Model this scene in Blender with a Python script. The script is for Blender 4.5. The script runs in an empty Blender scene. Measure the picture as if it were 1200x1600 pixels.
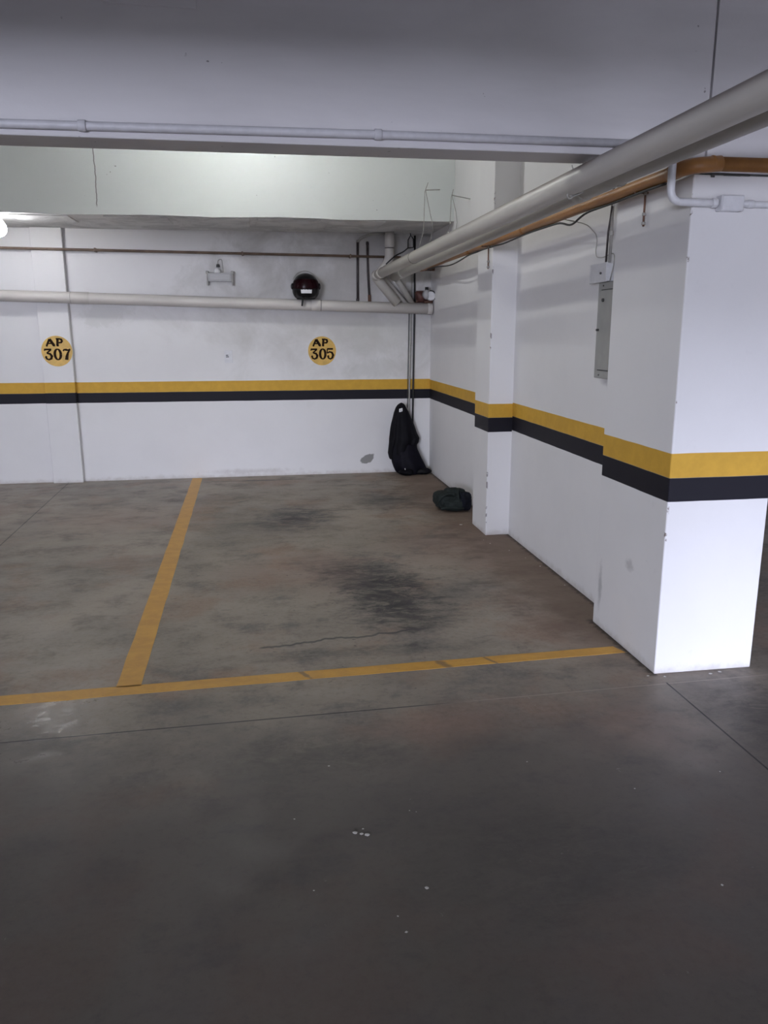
import bpy, bmesh, math, random
from mathutils import Vector, Matrix, noise
random.seed(7)
PI = math.pi
S = bpy.context.scene
COL = S.collection

# ------------------------------------------------------------ camera
cam_d = bpy.data.cameras.new('camera')
cam = bpy.data.objects.new('camera', cam_d)
COL.objects.link(cam)
S.camera = cam
fw = Vector((0.15296829, 0.96246758, -0.22418042))
rt = Vector((0.98749744, -0.15760935, -0.00284636))
up = Vector((0.03807247, 0.22094219, 0.9745435))
M = Matrix((rt, up, -fw)).transposed().to_4x4()
M.translation = Vector((0, 0, 1.5))
cam.matrix_world = M
cam_d.sensor_fit = 'VERTICAL'
cam_d.sensor_height = 36.0
cam_d.lens = 36.0 * 1225.757 / 1600.0
cam_d.clip_start = 0.05

# ------------------------------------------------------------ light and exposure
S.view_settings.view_transform = 'Standard'
S.view_settings.look = 'None'
S.view_settings.gamma = 1.0
S.view_settings.use_curve_mapping = False
S.view_settings.exposure = 0.0
BULB_BACK = 56.0      # radiant strength of the two bulbs (per emitting surface)
BULB_BAY = 400.0
BULB_MID = 470.0
world = bpy.data.worlds.new('daylight')
S.world = world
world.use_nodes = True
wn = world.node_tree.nodes
wn['Background'].inputs[0].default_value = (0.70, 0.80, 1.0, 1)
wn['Background'].inputs[1].default_value = 1.0


def area(name, loc, target, sx, sy, power, color):
    d = bpy.data.lights.new(name, 'AREA')
    d.shape = 'RECTANGLE'
    d.size, d.size_y = sx, sy
    d.energy = power
    d.color = color
    o = bpy.data.objects.new(name, d)
    COL.objects.link(o)
    o.location = loc
    o.rotation_euler = (Vector(target) - Vector(loc)).to_track_quat('-Z', 'Y').to_euler()
    return o


# daylight falling through the two openings behind the camera (all of it outside the building)
LE = dict(sky=0.05, hi=6100.0, low=130.0, left=2300.0, side=10.0)
wn['Background'].inputs[1].default_value = LE['sky']
area('entrance_sky', (3.6, -9.0, 3.1), (2.2, 3.0, 0.6), 4.5, 1.6, LE['hi'], (0.75, 0.795, 1.0))
area('entrance_street', (3.8, -8.6, 1.2), (1.0, 3.0, 1.6), 4.5, 1.6, LE['low'], (0.86, 0.88, 1.0))
area('ramp_daylight', (-5.0, -8.5, 2.5), (-1.0, 8.0, 0.6), 4.0, 2.2, LE['left'], (0.80, 0.835, 1.0))
area('side_daylight', (8.6, -3.5, 1.4), (2.0, 3.0, 0.6), 2.4, 1.6, LE['side'], (0.78, 0.84, 1.0))


# ------------------------------------------------------------ helpers
def finish(name, bm, mat, parent=None, smooth=False):
    me = bpy.data.meshes.new(name)
    bm.normal_update()
    bm.to_mesh(me)
    bm.free()
    if smooth:
        for f in me.polygons:
            f.use_smooth = True
    if isinstance(mat, (list, tuple)):
        for m_ in mat:
            me.materials.append(m_)
    elif mat:
        me.materials.append(mat)
    o = bpy.data.objects.new(name, me)
    COL.objects.link(o)
    if parent:
        o.parent = parent
        o.matrix_parent_inverse = Matrix.Translation(-parent.location)
    return o


def tag(o, label=None, cat=None, group=None, kind=None):
    if label: o['label'] = label
    if cat: o['category'] = cat
    if group: o['group'] = group
    if kind: o['kind'] = kind
    return o


def thing(name, label, cat, loc, group=None, kind=None):
    o = bpy.data.objects.new(name, None)
    o.empty_display_size = 0.05
    COL.objects.link(o)
    o.location = loc
    return tag(o, label, cat, group, kind)


def box(bm, x0, x1, y0, y1, z0, z1, mat=0):
    vs = [bm.verts.new((x, y, z)) for x in (x0, x1) for y in (y0, y1) for z in (z0, z1)]
    idx = [(0, 1, 3, 2), (4, 6, 7, 5), (0, 4, 5, 1), (2, 3, 7, 6), (0, 2, 6, 4), (1, 5, 7, 3)]
    fs = [bm.faces.new([vs[i] for i in q]) for q in idx]
    for f in fs: f.material_index = mat
    return vs, fs


def bevel(bm, w, seg=2, verts=None):
    es = list(bm.edges)
    bmesh.ops.bevel(bm, geom=es, offset=w, segments=seg, profile=0.6, affect='EDGES', clamp_overlap=True)


def bbox(x0, x1, y0, y1, z0, z1, w=0.004, seg=2):
    bm = bmesh.new()
    box(bm, x0, x1, y0, y1, z0, z1)
    bevel(bm, w, seg)
    return bm


def rounded(pts, rad, n=8):
    """polyline with its inner corners rounded"""
    pts = [Vector(p) for p in pts]
    out = [pts[0]]
    for i in range(1, len(pts) - 1):
        a, b, c = pts[i - 1], pts[i], pts[i + 1]
        u, v = (a - b), (c - b)
        r = min(rad, u.length * .49, v.length * .49)
        p, q = b + u.normalized() * r, b + v.normalized() * r
        for k in range(n + 1):
            t = k / n
            out.append(p * (1 - t) ** 2 + b * 2 * t * (1 - t) + q * t * t)
    out.append(pts[-1])
    return out


def tube(bm, pts, r, seg=16, caps=True, mat=0):
    pts = [Vector(p) for p in pts]
    n = len(pts)
    rr = r if isinstance(r, (list, tuple)) else [r] * n
    T = []
    for i in range(n):
        t = (pts[min(i + 1, n - 1)] - pts[max(i - 1, 0)])
        T.append(t.normalized())
    ref = Vector((0, 0, 1)) if abs(T[0].z) < .9 else Vector((1, 0, 0))
    nrm = (ref - T[0] * ref.dot(T[0])).normalized()
    rings = []
    for i in range(n):
        nrm = (nrm - T[i] * nrm.dot(T[i])).normalized()
        bn = T[i].cross(nrm)
        rings.append([bm.verts.new(pts[i] + (nrm * math.cos(2 * PI * k / seg) + bn * math.sin(2 * PI * k / seg)) * rr[i]) for k in range(seg)])
    for i in range(n - 1):
        for k in range(seg):
            f = bm.faces.new((rings[i][k], rings[i][(k + 1) % seg], rings[i + 1][(k + 1) % seg], rings[i + 1][k]))
            f.smooth = True
            f.material_index = mat
    if caps:
        bm.faces.new(list(reversed(rings[0]))).material_index = mat
        bm.faces.new(rings[-1]).material_index = mat


def tube_obj(name, pts, r, mat, parent=None, seg=16, rad=0, label=None, cat=None, group=None):
    bm = bmesh.new()
    tube(bm, rounded(pts, rad) if rad else pts, r, seg)
    o = finish(name, bm, mat, parent)
    if label: tag(o, label, cat, group)
    return o


def collar(name, p, q, length, r, mat, parent, seg=24):
    """sleeve centred on point p along direction p->q"""
    p, q = Vector(p), Vector(q)
    d = (q - p).normalized()
    bm = bmesh.new()
    L = length / 2
    tube(bm, [p - d * L, p - d * (L - .002), p + d * (L - .002), p + d * L], [r * .94, r, r, r * .94], seg)
    return finish(name, bm, mat, parent)


# ------------------------------------------------------------ materials
class NT:
    def __init__(s, name):
        s.m = bpy.data.materials.new(name)
        s.m.use_nodes = True
        s.t = s.m.node_tree
        s.b = s.t.nodes['Principled BSDF']
        s.pos = None

    def n(s, typ, **kw):
        nd = s.t.nodes.new(typ)
        for k, v in kw.items():
            setattr(nd, k, v)
        return nd

    def link(s, a, b):
        s.t.links.new(a, b)

    def P(s):
        if s.pos is None:
            g = s.n('ShaderNodeNewGeometry')
            s.pos = g.outputs['Position']
            sp = s.n('ShaderNodeSeparateXYZ')
            s.link(s.pos, sp.inputs[0])
            s.x, s.y, s.z = sp.outputs
        return s.pos

    def _in(s, sock, v):
        if isinstance(v, (int, float)):
            sock.default_value = v
        else:
            s.link(v, sock)

    def math(s, op, a, b=0.0, c=0.0, clamp=False):
        nd = s.n('ShaderNodeMath', operation=op)
        nd.use_clamp = clamp
        s._in(nd.inputs[0], a); s._in(nd.inputs[1], b); s._in(nd.inputs[2], c)
        return nd.outputs[0]

    def noise(s, scale, detail=4, rough=.55, dist=0.0, vec=None, off=(0, 0, 0), stretch=(1, 1, 1)):
        s.P()
        mp = s.n('ShaderNodeMapping')
        s.link(vec or s.pos, mp.inputs[0])
        mp.inputs['Location'].default_value = off
        mp.inputs['Scale'].default_value = stretch
        nd = s.n('ShaderNodeTexNoise')
        s.link(mp.outputs[0], nd.inputs['Vector'])
        nd.inputs['Scale'].default_value = scale
        nd.inputs['Detail'].default_value = detail
        nd.inputs['Roughness'].default_value = rough
        nd.inputs['Distortion'].default_value = dist
        return nd.outputs[0]

    def ramp(s, v, a, b, lo=0.0, hi=1.0):
        nd = s.n('ShaderNodeMapRange')
        nd.interpolation_type = 'SMOOTHSTEP'
        s._in(nd.inputs[0], v)
        nd.inputs[1].default_value = a; nd.inputs[2].default_value = b
        nd.inputs[3].default_value = lo; nd.inputs[4].default_value = hi
        return nd.outputs[0]

    def mix(s, f, a, b):
        nd = s.n('ShaderNodeMix', data_type='RGBA')
        s._in(nd.inputs[0], f)
        for i, v in ((6, a), (7, b)):
            if isinstance(v, tuple): nd.inputs[i].default_value = (*v, 1) if len(v) == 3 else v
            else: s.link(v, nd.inputs[i])
        return nd.outputs[2]

    def blob(s, cx, cy, rx, ry, n, edge=.5, rot=0, axes='xy'):
        """noisy ellipse mask: 1 inside, 0 outside"""
        s.P()
        X = {'x': s.x, 'y': s.y, 'z': s.z}
        c_, s_ = math.cos(rot), math.sin(rot)
        dx = s.math('SUBTRACT', X[axes[0]], cx)
        dy = s.math('SUBTRACT', X[axes[1]], cy)
        u = s.math('DIVIDE', s.math('ADD', s.math('MULTIPLY', dx, c_), s.math('MULTIPLY', dy, s_)), rx)
        v = s.math('DIVIDE', s.math('SUBTRACT', s.math('MULTIPLY', dy, c_), s.math('MULTIPLY', dx, s_)), ry)
        d = s.math('SQRT', s.math('ADD', s.math('MULTIPLY', u, u), s.math('MULTIPLY', v, v)))
        d = s.math('ADD', d, s.math('MULTIPLY', s.math('SUBTRACT', n, .5), 2.6))
        return s.ramp(d, 1 + edge * .5, 1 - edge, 0, 1)

    def bump(s, h, strength=.2, dist=.01):
        nd = s.n('ShaderNodeBump')
        nd.inputs['Strength'].default_value = strength
        nd.inputs['Distance'].default_value = dist
        s.link(h, nd.inputs['Height'])
        s.link(nd.outputs[0], s.b.inputs['Normal'])

    def out(s, col=None, rough=None, spec=None):
        if col is not None:
            if isinstance(col, tuple): s.b.inputs['Base Color'].default_value = (*col, 1)
            else: s.link(col, s.b.inputs['Base Color'])
        if rough is not None: s._in(s.b.inputs['Roughness'], rough)
        if spec is not None: s.b.inputs['Specular IOR Level'].default_value = spec
        return s.m


def simple(name, col, rough=.5, var=.12, scale=30, metal=0, bump=0, spec=.5, stretch=(1, 1, 1), col2=None):
    t = NT(name)
    n = t.noise(scale, 4, stretch=stretch)
    c2 = col2 or tuple(c * (1 - var) for c in col)
    c1 = tuple(min(1, c * (1 + var)) for c in col) if not col2 else col
    t.out(t.mix(t.ramp(n, .3, .7), c2, c1), rough, spec)
    t.b.inputs['Metallic'].default_value = metal
    if bump: t.bump(n, bump)
    return t.m


WHITE = (.76, .75, .755)
YELLOW = (.62, .36, .05)
BLACK = (.011, .010, .016)


def wall_paint(name, stripes=None, axis='x', col=WHITE, extra=None, dirt=.12):
    """painted plaster; stripes = (top, middle, bottom, slope) heights along the axis"""
    t = NT(name)
    t.P()
    n1 = t.noise(1.3, 5, .6)
    n2 = t.noise(14, 5, .65)
    n3 = t.noise(60, 3)
    base = t.mix(t.ramp(n1, .35, .75, 0, dirt * 2), col, tuple(c * .80 for c in col))
    base = t.mix(t.ramp(n2, .62, .8, 0, .16), base, tuple(c * .7 for c in col))
    # splash dirt just above the floor
    zz = t.math('ADD', t.z, t.math('MULTIPLY', n2, .10))
    base = t.mix(t.ramp(zz, .10, .04, 0, .45), base, (.36, .31, .27))
    if extra: base = extra(t, base)
    if stripes:
        zt, zm, zb, k = stripes
        zz = t.math('SUBTRACT', t.z, t.math('MULTIPLY', t.x if axis == 'x' else t.y, k))
        zz = t.math('ADD', zz, t.math('MULTIPLY', t.math('SUBTRACT', t.noise(5, 2), .5), .004))
        w = .0015
        yl = t.math('MULTIPLY', t.ramp(zz, zm - w, zm + w), t.ramp(zz, zt + w, zt - w))
        bk = t.math('MULTIPLY', t.ramp(zz, zb - w, zb + w), t.ramp(zz, zm + w, zm - w))
        ycol = t.mix(t.ramp(n2, .35, .7), tuple(c * .9 for c in YELLOW), YELLOW)
        base = t.mix(yl, base, ycol)
        base = t.mix(bk, base, BLACK)
    t.out(base, .6, .2)
    t.bump(t.math('ADD', t.math('MULTIPLY', n3, .3), n2), .12, .006)
    return t.m


def back_extra(t, base):
    n = t.noise(9, 6, .7, .6)
    n4 = t.noise(2.2, 6, .65, .4, off=(3, 0, 1))
    # greyer, darker tone round the upper right corner
    m = t.blob(1.05, 1.75, 1.5, 0.75, n4, .9, 0, 'xz')
    base = t.mix(t.math('MULTIPLY', m, .60), base, (.44, .425, .40))
    m = t.blob(1.15, 2.3, 1.25, .40, n4, .9, 0, 'xz')
    base = t.mix(t.math('MULTIPLY', m, .60), base, (.36, .345, .335))
    # flaked, re-plastered patches
    for cx, cz, rx, rz, a in ((1.35, 1.45, .42, .22, .35), (-1.45, 1.68, .25, .12, .3), (1.25, 1.13, .35, .10, .3), (-.45, 2.05, .3, .16, .25)):
        m = t.blob(cx, cz, rx, rz, n, .4, .1, 'xz')
        base = t.mix(t.math('MULTIPLY', m, a), base, (.50, .50, .47))
    m = t.blob(1.15, .155, .085, .045, t.math('ADD', t.math('MULTIPLY', n, .5), .25), .12, .45, 'xz')
    base = t.mix(m, base, (.27, .265, .26))
    m = t.blob(-.1, .055, .42, .03, n, .9, 0, 'xz')
    base = t.mix(t.math('MULTIPLY', m, .45), base, (.42, .38, .36))
    return base


def pillar_extra(t, base):
    n = t.noise(12, 5, .7)
    # scuff and chipped corner on the big pillar
    on_left = t.ramp(t.x, 1.72, 1.71)
    m = t.math('MULTIPLY', t.blob(3.635, .22, .022, .12, n, .8, 0, 'yz'), on_left)
    base = t.mix(t.math('MULTIPLY', m, .6), base, (.33, .33, .34))
    m = t.math('MULTIPLY', t.blob(3.33, .42, .05, .03, n, .6, 0, 'yz'), on_left)
    base = t.mix(t.math('MULTIPLY', m, .5), base, (.38, .37, .37))
    edge = t.ramp(t.math('ADD', t.math('ABSOLUTE', t.math('SUBTRACT', t.x, 1.704)), t.math('ABSOLUTE', t.math('SUBTRACT', t.y, 3.031))), .012, .004)
    m = t.math('MULTIPLY', edge, t.ramp(t.noise(9, 4, .7, off=(5, 5, 5)), .60, .64))
    base = t.mix(m, base, (.20, .16, .14))
    return base


def pil_extra(t, base):
    edge = t.ramp(t.math('ADD', t.math('ABSOLUTE', t.math('SUBTRACT', t.x, 1.652)), t.math('ABSOLUTE', t.math('SUBTRACT', t.y, 5.534))), .012, .004)
    m = t.math('MULTIPLY', edge, t.ramp(t.noise(10, 4, .7, off=(1, 5, 2)), .58, .62))
    return t.mix(m, base, (.25, .23, .24))


def floor_material():
    t = NT('polished concrete slab')
    t.P()
    big = t.noise(.9, 5, .6, .4)
    mid = t.noise(3.2, 7, .68, .15, stretch=(1, 1.25, 1))
    fine = t.noise(34, 7, .75)
    streak = t.noise(5, 7, .72, .3, stretch=(.8, 1.3, 1), off=(4, 2, 0))
    c = t.mix(t.ramp(big, .3, .7), (.195, .165, .130), (.310, .260, .205))
    c = t.mix(t.ramp(mid, .48, .68, 0, .75), c, (.125, .112, .104))
    c = t.mix(t.ramp(streak, .56, .70, 0, .55), c, (.095, .085, .080))
    c = t.mix(t.ramp(t.noise(1.7, 5, .6, off=(9, 1, 0)), .50, .66, 0, .7), c, (.250, .165, .115))
    c = t.mix(t.ramp(fine, .42, .70, 0, .42), c, (.30, .27, .24))
    c = t.mix(t.ramp(fine, .50, .30, 0, .45), c, (.10, .088, .080))
    # drive lane: light fading towards the viewer, painted in as darker concrete
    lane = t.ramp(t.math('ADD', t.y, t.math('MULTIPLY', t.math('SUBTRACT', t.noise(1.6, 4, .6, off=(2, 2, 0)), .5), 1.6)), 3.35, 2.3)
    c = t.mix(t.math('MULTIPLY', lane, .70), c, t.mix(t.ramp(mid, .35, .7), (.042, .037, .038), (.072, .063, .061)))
    # red-brown earth swept against the right-hand wall
    wx = t.math('ADD', t.x, t.math('MULTIPLY', t.math('SUBTRACT', mid, .5), .8))
    dirt = t.math('MULTIPLY', t.ramp(wx, 1.15, 1.65), t.ramp(t.y, 2.9, 3.5))
    dirt = t.math('MULTIPLY', dirt, t.ramp(t.x, 2.2, 2.0))
    c = t.mix(t.math('MULTIPLY', dirt, .75), c, (.150, .098, .070))
    # oil stains
    nz = t.noise(6, 8, .78, .4, stretch=(.85, 1.4, 1), off=(2, 7, 0))
    crisp = t.ramp(t.noise(9, 8, .78, 1.0, stretch=(.7, 1.6, 1), off=(6, 2, 0)), .40, .54, .35, 1.0)
    for cx, cy, rx, ry, a in ((.72, 4.35, .30, .62, .95), (.56, 4.75, .28, .35, .7), (.30, 6.40, .30, .42, .85), (1.10, 6.95, .26, .45, .7), (.05, 6.1, .4, .3, .35),
                              (.80, 3.95, .30, .22, .55), (.35, 5.0, .22, .25, .35), (.45, 3.50, .75, .07, .45), (.0, 8.1, .45, .04, .7),
                              (-.6, 7.2, .6, .25, .3), (-1.1, 5.2, .6, .15, .25), (1.25, 5.6, .3, .4, .3), (1.2, 4.4, .2, .3, .3),
                              (2.05, 2.45, .3, .5, .55), (.2, 2.62, .35, .18, .35), (.75, 1.9, .4, .3, .25)):
        m = t.blob(cx, cy, rx, ry, nz, .7)
        m = t.math('MULTIPLY', m, crisp)
        c = t.mix(t.math('MULTIPLY', m, a), c, (.019, .018, .020))
    sp = t.noise(16, 4, .7, .5, stretch=(1, 1.6, 1), off=(0, 3, 0))
    m = t.math('MULTIPLY', t.ramp(sp, .63, .68), t.blob(.6, 4.4, 1.0, 1.5, nz, .9))
    c = t.mix(t.math('MULTIPLY', m, .85), c, (.035, .031, .033))
    # reddish rubbed patches
    for cx, cy, rx, ry, a in ((.60, 2.75, .30, .12, .25), (.2, 4.9, .45, .5, .30), (1.4, 2.6, .25, .22, .2), (-1.2, 6.6, .5, .5, .3), (1.2, 5.3, .4, .6, .3)):
        m = t.blob(cx, cy, rx, ry, mid, .9)
        c = t.mix(t.math('MULTIPLY', m, a), c, (.24, .135, .100))
    # the wandering crack in the parking space
    cy = t.math('ADD', 3.63, t.math('ADD', t.math('MULTIPLY', t.math('SUBTRACT', t.noise(5, 3, .6, stretch=(1, 0, 0)), .5), .16), t.math('MULTIPLY', t.math('SUBTRACT', t.x, 0), .14)))
    cr = t.math('MULTIPLY', t.ramp(t.math('ABSOLUTE', t.math('SUBTRACT', t.y, cy)), .016, .005), t.math('MULTIPLY', t.ramp(t.x, -.05, -.02), t.ramp(t.x, .9, .7)))
    c = t.mix(t.math('MULTIPLY', cr, .8), c, (.035, .032, .034))
    # grime line where the slab meets the right-hand wall and pillar
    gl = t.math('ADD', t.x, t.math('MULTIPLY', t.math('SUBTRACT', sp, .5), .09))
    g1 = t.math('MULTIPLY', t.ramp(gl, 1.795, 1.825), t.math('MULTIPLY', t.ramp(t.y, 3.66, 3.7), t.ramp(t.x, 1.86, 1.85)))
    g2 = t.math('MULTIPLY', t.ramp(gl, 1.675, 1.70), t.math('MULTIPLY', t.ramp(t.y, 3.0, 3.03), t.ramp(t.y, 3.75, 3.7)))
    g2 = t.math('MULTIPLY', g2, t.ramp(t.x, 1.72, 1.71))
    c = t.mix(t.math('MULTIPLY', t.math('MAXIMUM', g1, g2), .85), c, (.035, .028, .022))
    # pale scratches and paint crumbs on the lane
    s1 = t.math('MULTIPLY', t.ramp(t.noise(30, 5, .7, 1.2, off=(7, 0, 0)), .66, .70), t.ramp(t.noise(2.5, 3, off=(0, 5, 0)), .54, .62))
    c = t.mix(t.math('MULTIPLY', s1, .35), c, (.42, .40, .38))
    # saw-cut joints
    def joint(expr, cond, w, a, c):
        m = t.math('MULTIPLY', t.ramp(t.math('ABSOLUTE', expr), w, w * .55), cond)
        return t.mix(t.math('MULTIPLY', m, a), c, (.016, .014, .013)), m
    jy = t.math('SUBTRACT', t.math('SUBTRACT', t.y, t.math('MULTIPLY', t.x, .024)), 2.892)
    c, j1 = joint(jy, t.ramp(t.x, .95, .55), .0048, .95, c)
    c2m = t.math('MULTIPLY', t.ramp(t.math('ABSOLUTE', jy), .004, .002), t.ramp(t.x, .55, .95))
    c = t.mix(t.math('MULTIPLY', c2m, .55), c, (.36, .30, .26))
    c, j3 = joint(t.math('SUBTRACT', t.x, 1.716), t.ramp(t.y, 2.945, 2.94), .005, .95, c)
    jx = t.math('SUBTRACT', t.math('ADD', t.x, t.math('MULTIPLY', t.y, .026)), -1.731)
    c, j4 = joint(jx, t.ramp(t.y, 2.88, 2.9), .006, .75, c)
    rough = t.math('ADD', t.ramp(mid, .3, .75, .36, .58), t.math('MULTIPLY', t.math('SUBTRACT', fine, .5), .25))
    rough = t.math('ADD', rough, t.math('MULTIPLY', dirt, .25))
    rough = t.math('ADD', rough, t.math('MULTIPLY', t.ramp(t.x, -.75, -.45), .12))
    rough = t.math('SUBTRACT', rough, t.math('MULTIPLY', t.blob(-.92, 2.95, .50, .42, nz, .9), t.ramp(sp, .3, .6, .22, .05)))
    t.out(c, rough, .45)
    h = t.math('SUBTRACT', t.math('ADD', t.math('MULTIPLY', fine, .5), mid), t.math('MULTIPLY', t.math('ADD', j1, j3), 2.0))
    t.bump(h, .14, .006)
    return t.m


def yellow_line_material():
    t = NT('worn yellow floor paint')
    n = t.noise(9, 6, .7, .5, stretch=(1, 1.3, 1))
    f = t.noise(45, 4, .7)
    c = t.mix(t.ramp(n, .35, .7), (.50, .255, .032), (.60, .315, .040))
    c = t.mix(t.ramp(n, .60, .80, 0, .35), c, (.22, .15, .09))
    c = t.mix(t.ramp(f, .66, .72, 0, .5), c, (.17, .13, .10))
    for cx, w in ((.155, .012), (.80, .022), (1.03, .008)):
        m = t.blob(cx, 3.29, w, .07, n, .5, .5)
        c = t.mix(t.math('MULTIPLY', m, .7), c, (.12, .08, .05))
    t.out(c, .45, .5)
    return t.m


def soffit_material():
    t = NT('rough cast slab edge')
    n = t.noise(3.5, 5, .6, .6)
    f = t.noise(22, 5, .7)
    c = t.mix(t.ramp(n, .4, .6), (.62, .62, .61), (.78, .78, .77))
    c = t.mix(t.ramp(f, .6, .8, 0, .3), c, (.34, .33, .32))
    t.out(c, .75, .3)
    t.bump(t.math('ADD', n, t.math('MULTIPLY', f, .4)), .6, .03)
    return t.m


def beam_material():
    t = NT('painted concrete beam')
    t.P()
    n = t.noise(1.2, 5, .6, .3, stretch=(.6, 1, 3))
    f = t.noise(26, 5, .7)
    c = t.mix(t.ramp(n, .35, .7), (.60, .585, .60), (.68, .665, .68))
    pit = t.math('MULTIPLY', t.ramp(t.noise(38, 2, .5, off=(3, 3, 3)), .745, .765), t.ramp(t.noise(3, 2, off=(1, 8, 2)), .5, .55))
    c = t.mix(t.math('MULTIPLY', pit, .7), c, (.16, .15, .15))
    t.out(c, .6, .3)
    t.bump(t.math('ADD', t.math('MULTIPLY', f, .4), t.noise(3, 4)), .18, .01)
    return t.m


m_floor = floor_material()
m_line = yellow_line_material()
m_back = wall_paint('back wall paint', (1.0075, .9005, .8005, -.0022), 'x', extra=back_extra)
m_right = wall_paint('side wall paint', (.985, .888, .785, .0012), 'y')
m_pillar = wall_paint('near pillar paint', (.997, .892, .789, 0.0), 'y', extra=pillar_extra)
m_pilaster = wall_paint('far pillar paint', (.985, .885, .780, 0.0), 'y', extra=pil_extra)
m_pil_left = wall_paint('left pillar paint', (1.015, .912, .808, 0.0), 'x')
m_plain = wall_paint('plain wall paint', None, dirt=.2)
m_ceiling = wall_paint('ceiling paint', None, col=(.74, .76, .75))


def slab_extra(t, base):
    d = t.math('ABSOLUTE', t.math('SUBTRACT', t.x, t.math('ADD', -1.285, t.math('MULTIPLY', t.math('SUBTRACT', t.noise(3, 4, .7, stretch=(0, 0, 1)), .5), .05))))
    base = t.mix(t.math('MULTIPLY', t.ramp(d, .0055, .002), t.ramp(t.z, 2.53, 2.56)), base, (.17, .17, .17))
    pit = t.ramp(t.noise(26, 2, .5, off=(3, 3, 3)), .775, .785)
    return t.mix(t.math('MULTIPLY', pit, .8), base, (.15, .15, .15))


m_slabface = wall_paint('pale beam paint', None, col=(.70, .73, .725), dirt=.08, extra=slab_extra)
m_beam = beam_material()
m_soffit = soffit_material()
def pvc(name, col, rough, dust):
    t = NT(name)
    t.P()
    g = t.n('ShaderNodeNewGeometry')
    sp = t.n('ShaderNodeSeparateXYZ')
    t.link(g.outputs['Normal'], sp.inputs[0])
    n = t.noise(6, 4, .6, stretch=(1, .25, 1))
    c = t.mix(t.ramp(n, .3, .7), tuple(v * .88 for v in col), col)
    top = t.ramp(t.math('ADD', sp.outputs[2], t.math('MULTIPLY', t.math('SUBTRACT', n, .5), .5)), .05, .85)
    c = t.mix(t.math('MULTIPLY', top, dust), c, (.17, .13, .115))   # dust lying on the upper side
    t.out(c, rough, .5)
    return t.m


m_pvc = pvc('aged white PVC', (.58, .555, .51), .42, .80)
m_pvc2 = pvc('dusty white PVC', (.50, .485, .45), .45, .7)
m_pvc3 = simple('old cream PVC', (.58, .55, .52), .42, .10, 5, stretch=(.2, 1, 1))
m_ringdark = simple('joint grime', (.12, .11, .10), .7)
m_orange = simple('orange brown pipe paint', (.44, .205, .055), .42, .18, 12, col2=(.33, .145, .045), stretch=(1, .3, 1))
m_brown = simple('brown pipe paint', (.16, .11, .08), .5, .2, 10)
m_conduit = simple('painted conduit', (.60, .595, .63), .45, .05)
m_conduitw = simple('white conduit', (.70, .70, .73), .35, .04)
m_darkpipe = simple('dark steel pipe', (.045, .036, .036), .5, .25, 40)
m_greypipe = simple('grey tube', (.36, .35, .33), .5, .1)
m_wire = simple('galvanised wire', (.34, .33, .31), .5, .2)
m_rust = simple('rusty steel', (.16, .085, .06), .8, .3, 40)
m_rustred = simple('red brown valve body', (.10, .040, .032), .6, .3, 30)
m_cable = simple('black cable', (.012, .012, .013), .5)
m_plate = simple('white plastic', (.68, .68, .70), .35, .04)
m_platedark = simple('dark socket holes', (.06, .06, .06), .6)
m_panel = simple('grey enamel panel', (.30, .30, .285), .45, .06, 12)
m_paneld = simple('panel gap', (.05, .05, .05), .6)
m_disc = simple('ochre sign paint', (.62, .385, .085), .5, .14, 12)
m_ink = simple('dark brown lettering paint', (.020, .009, .004), .7, .2, spec=.1)
m_helmet = simple('gloss black shell', (.005, .005, .006), .25, .1, spec=.3)
m_visor = simple('dark red visor', (.022, .0015, .005), .25, .1, spec=.3)
m_hpad = simple('black lining', (.012, .012, .012), .8)
m_white = simple('white print', (.80, .80, .80), .5, .03)
m_coat = simple('black waterproof cloth', (.0045, .0042, .0065), .6, .3, 14, spec=.12)
m_trousers = simple('navy black cloth', (.005, .0045, .009), .6, .3, 14, spec=.12)
m_bag = simple('dark green grey cloth', (.018, .023, .022), .7, .25, 18, bump=.3, spec=.15)
m_bagn = simple('dark navy cloth', (.007, .008, .014), .6, .25, 18, bump=.3, spec=.15)
m_clear = NT('clear plastic').out((.46, .455, .46), .25)
m_grit = simple('pale paint crumbs', (.55, .53, .50), .8)
m_lamp_metal = simple('lamp holder', (.5, .5, .5), .5)


def glow(name, col, strength):
    t = NT(name)
    t.b.inputs['Emission Color'].default_value = (*col, 1)
    t.b.inputs['Emission Strength'].default_value = strength
    t.out((.9, .9, .9), .4)
    return t.m


m_bulb1 = glow('lit bulb near back wall', (.98, .98, 1.0), BULB_BACK)
m_bulb2 = glow('lit bulb in the bay', (.98, 1.0, .97), BULB_BAY)

m_bulb3 = glow('lit bulb in mid bay', (.98, 1.0, .97), BULB_MID)

# ------------------------------------------------------------ the shell
YB, XA, XC, YC = 8.358, 1.833, 1.704, 3.031
CZ = 3.42


def struct(name, bm, mat, label=None, cat=None):
    o = finish(name, bm, mat)
    return tag(o, label, cat, None, 'structure')


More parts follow.
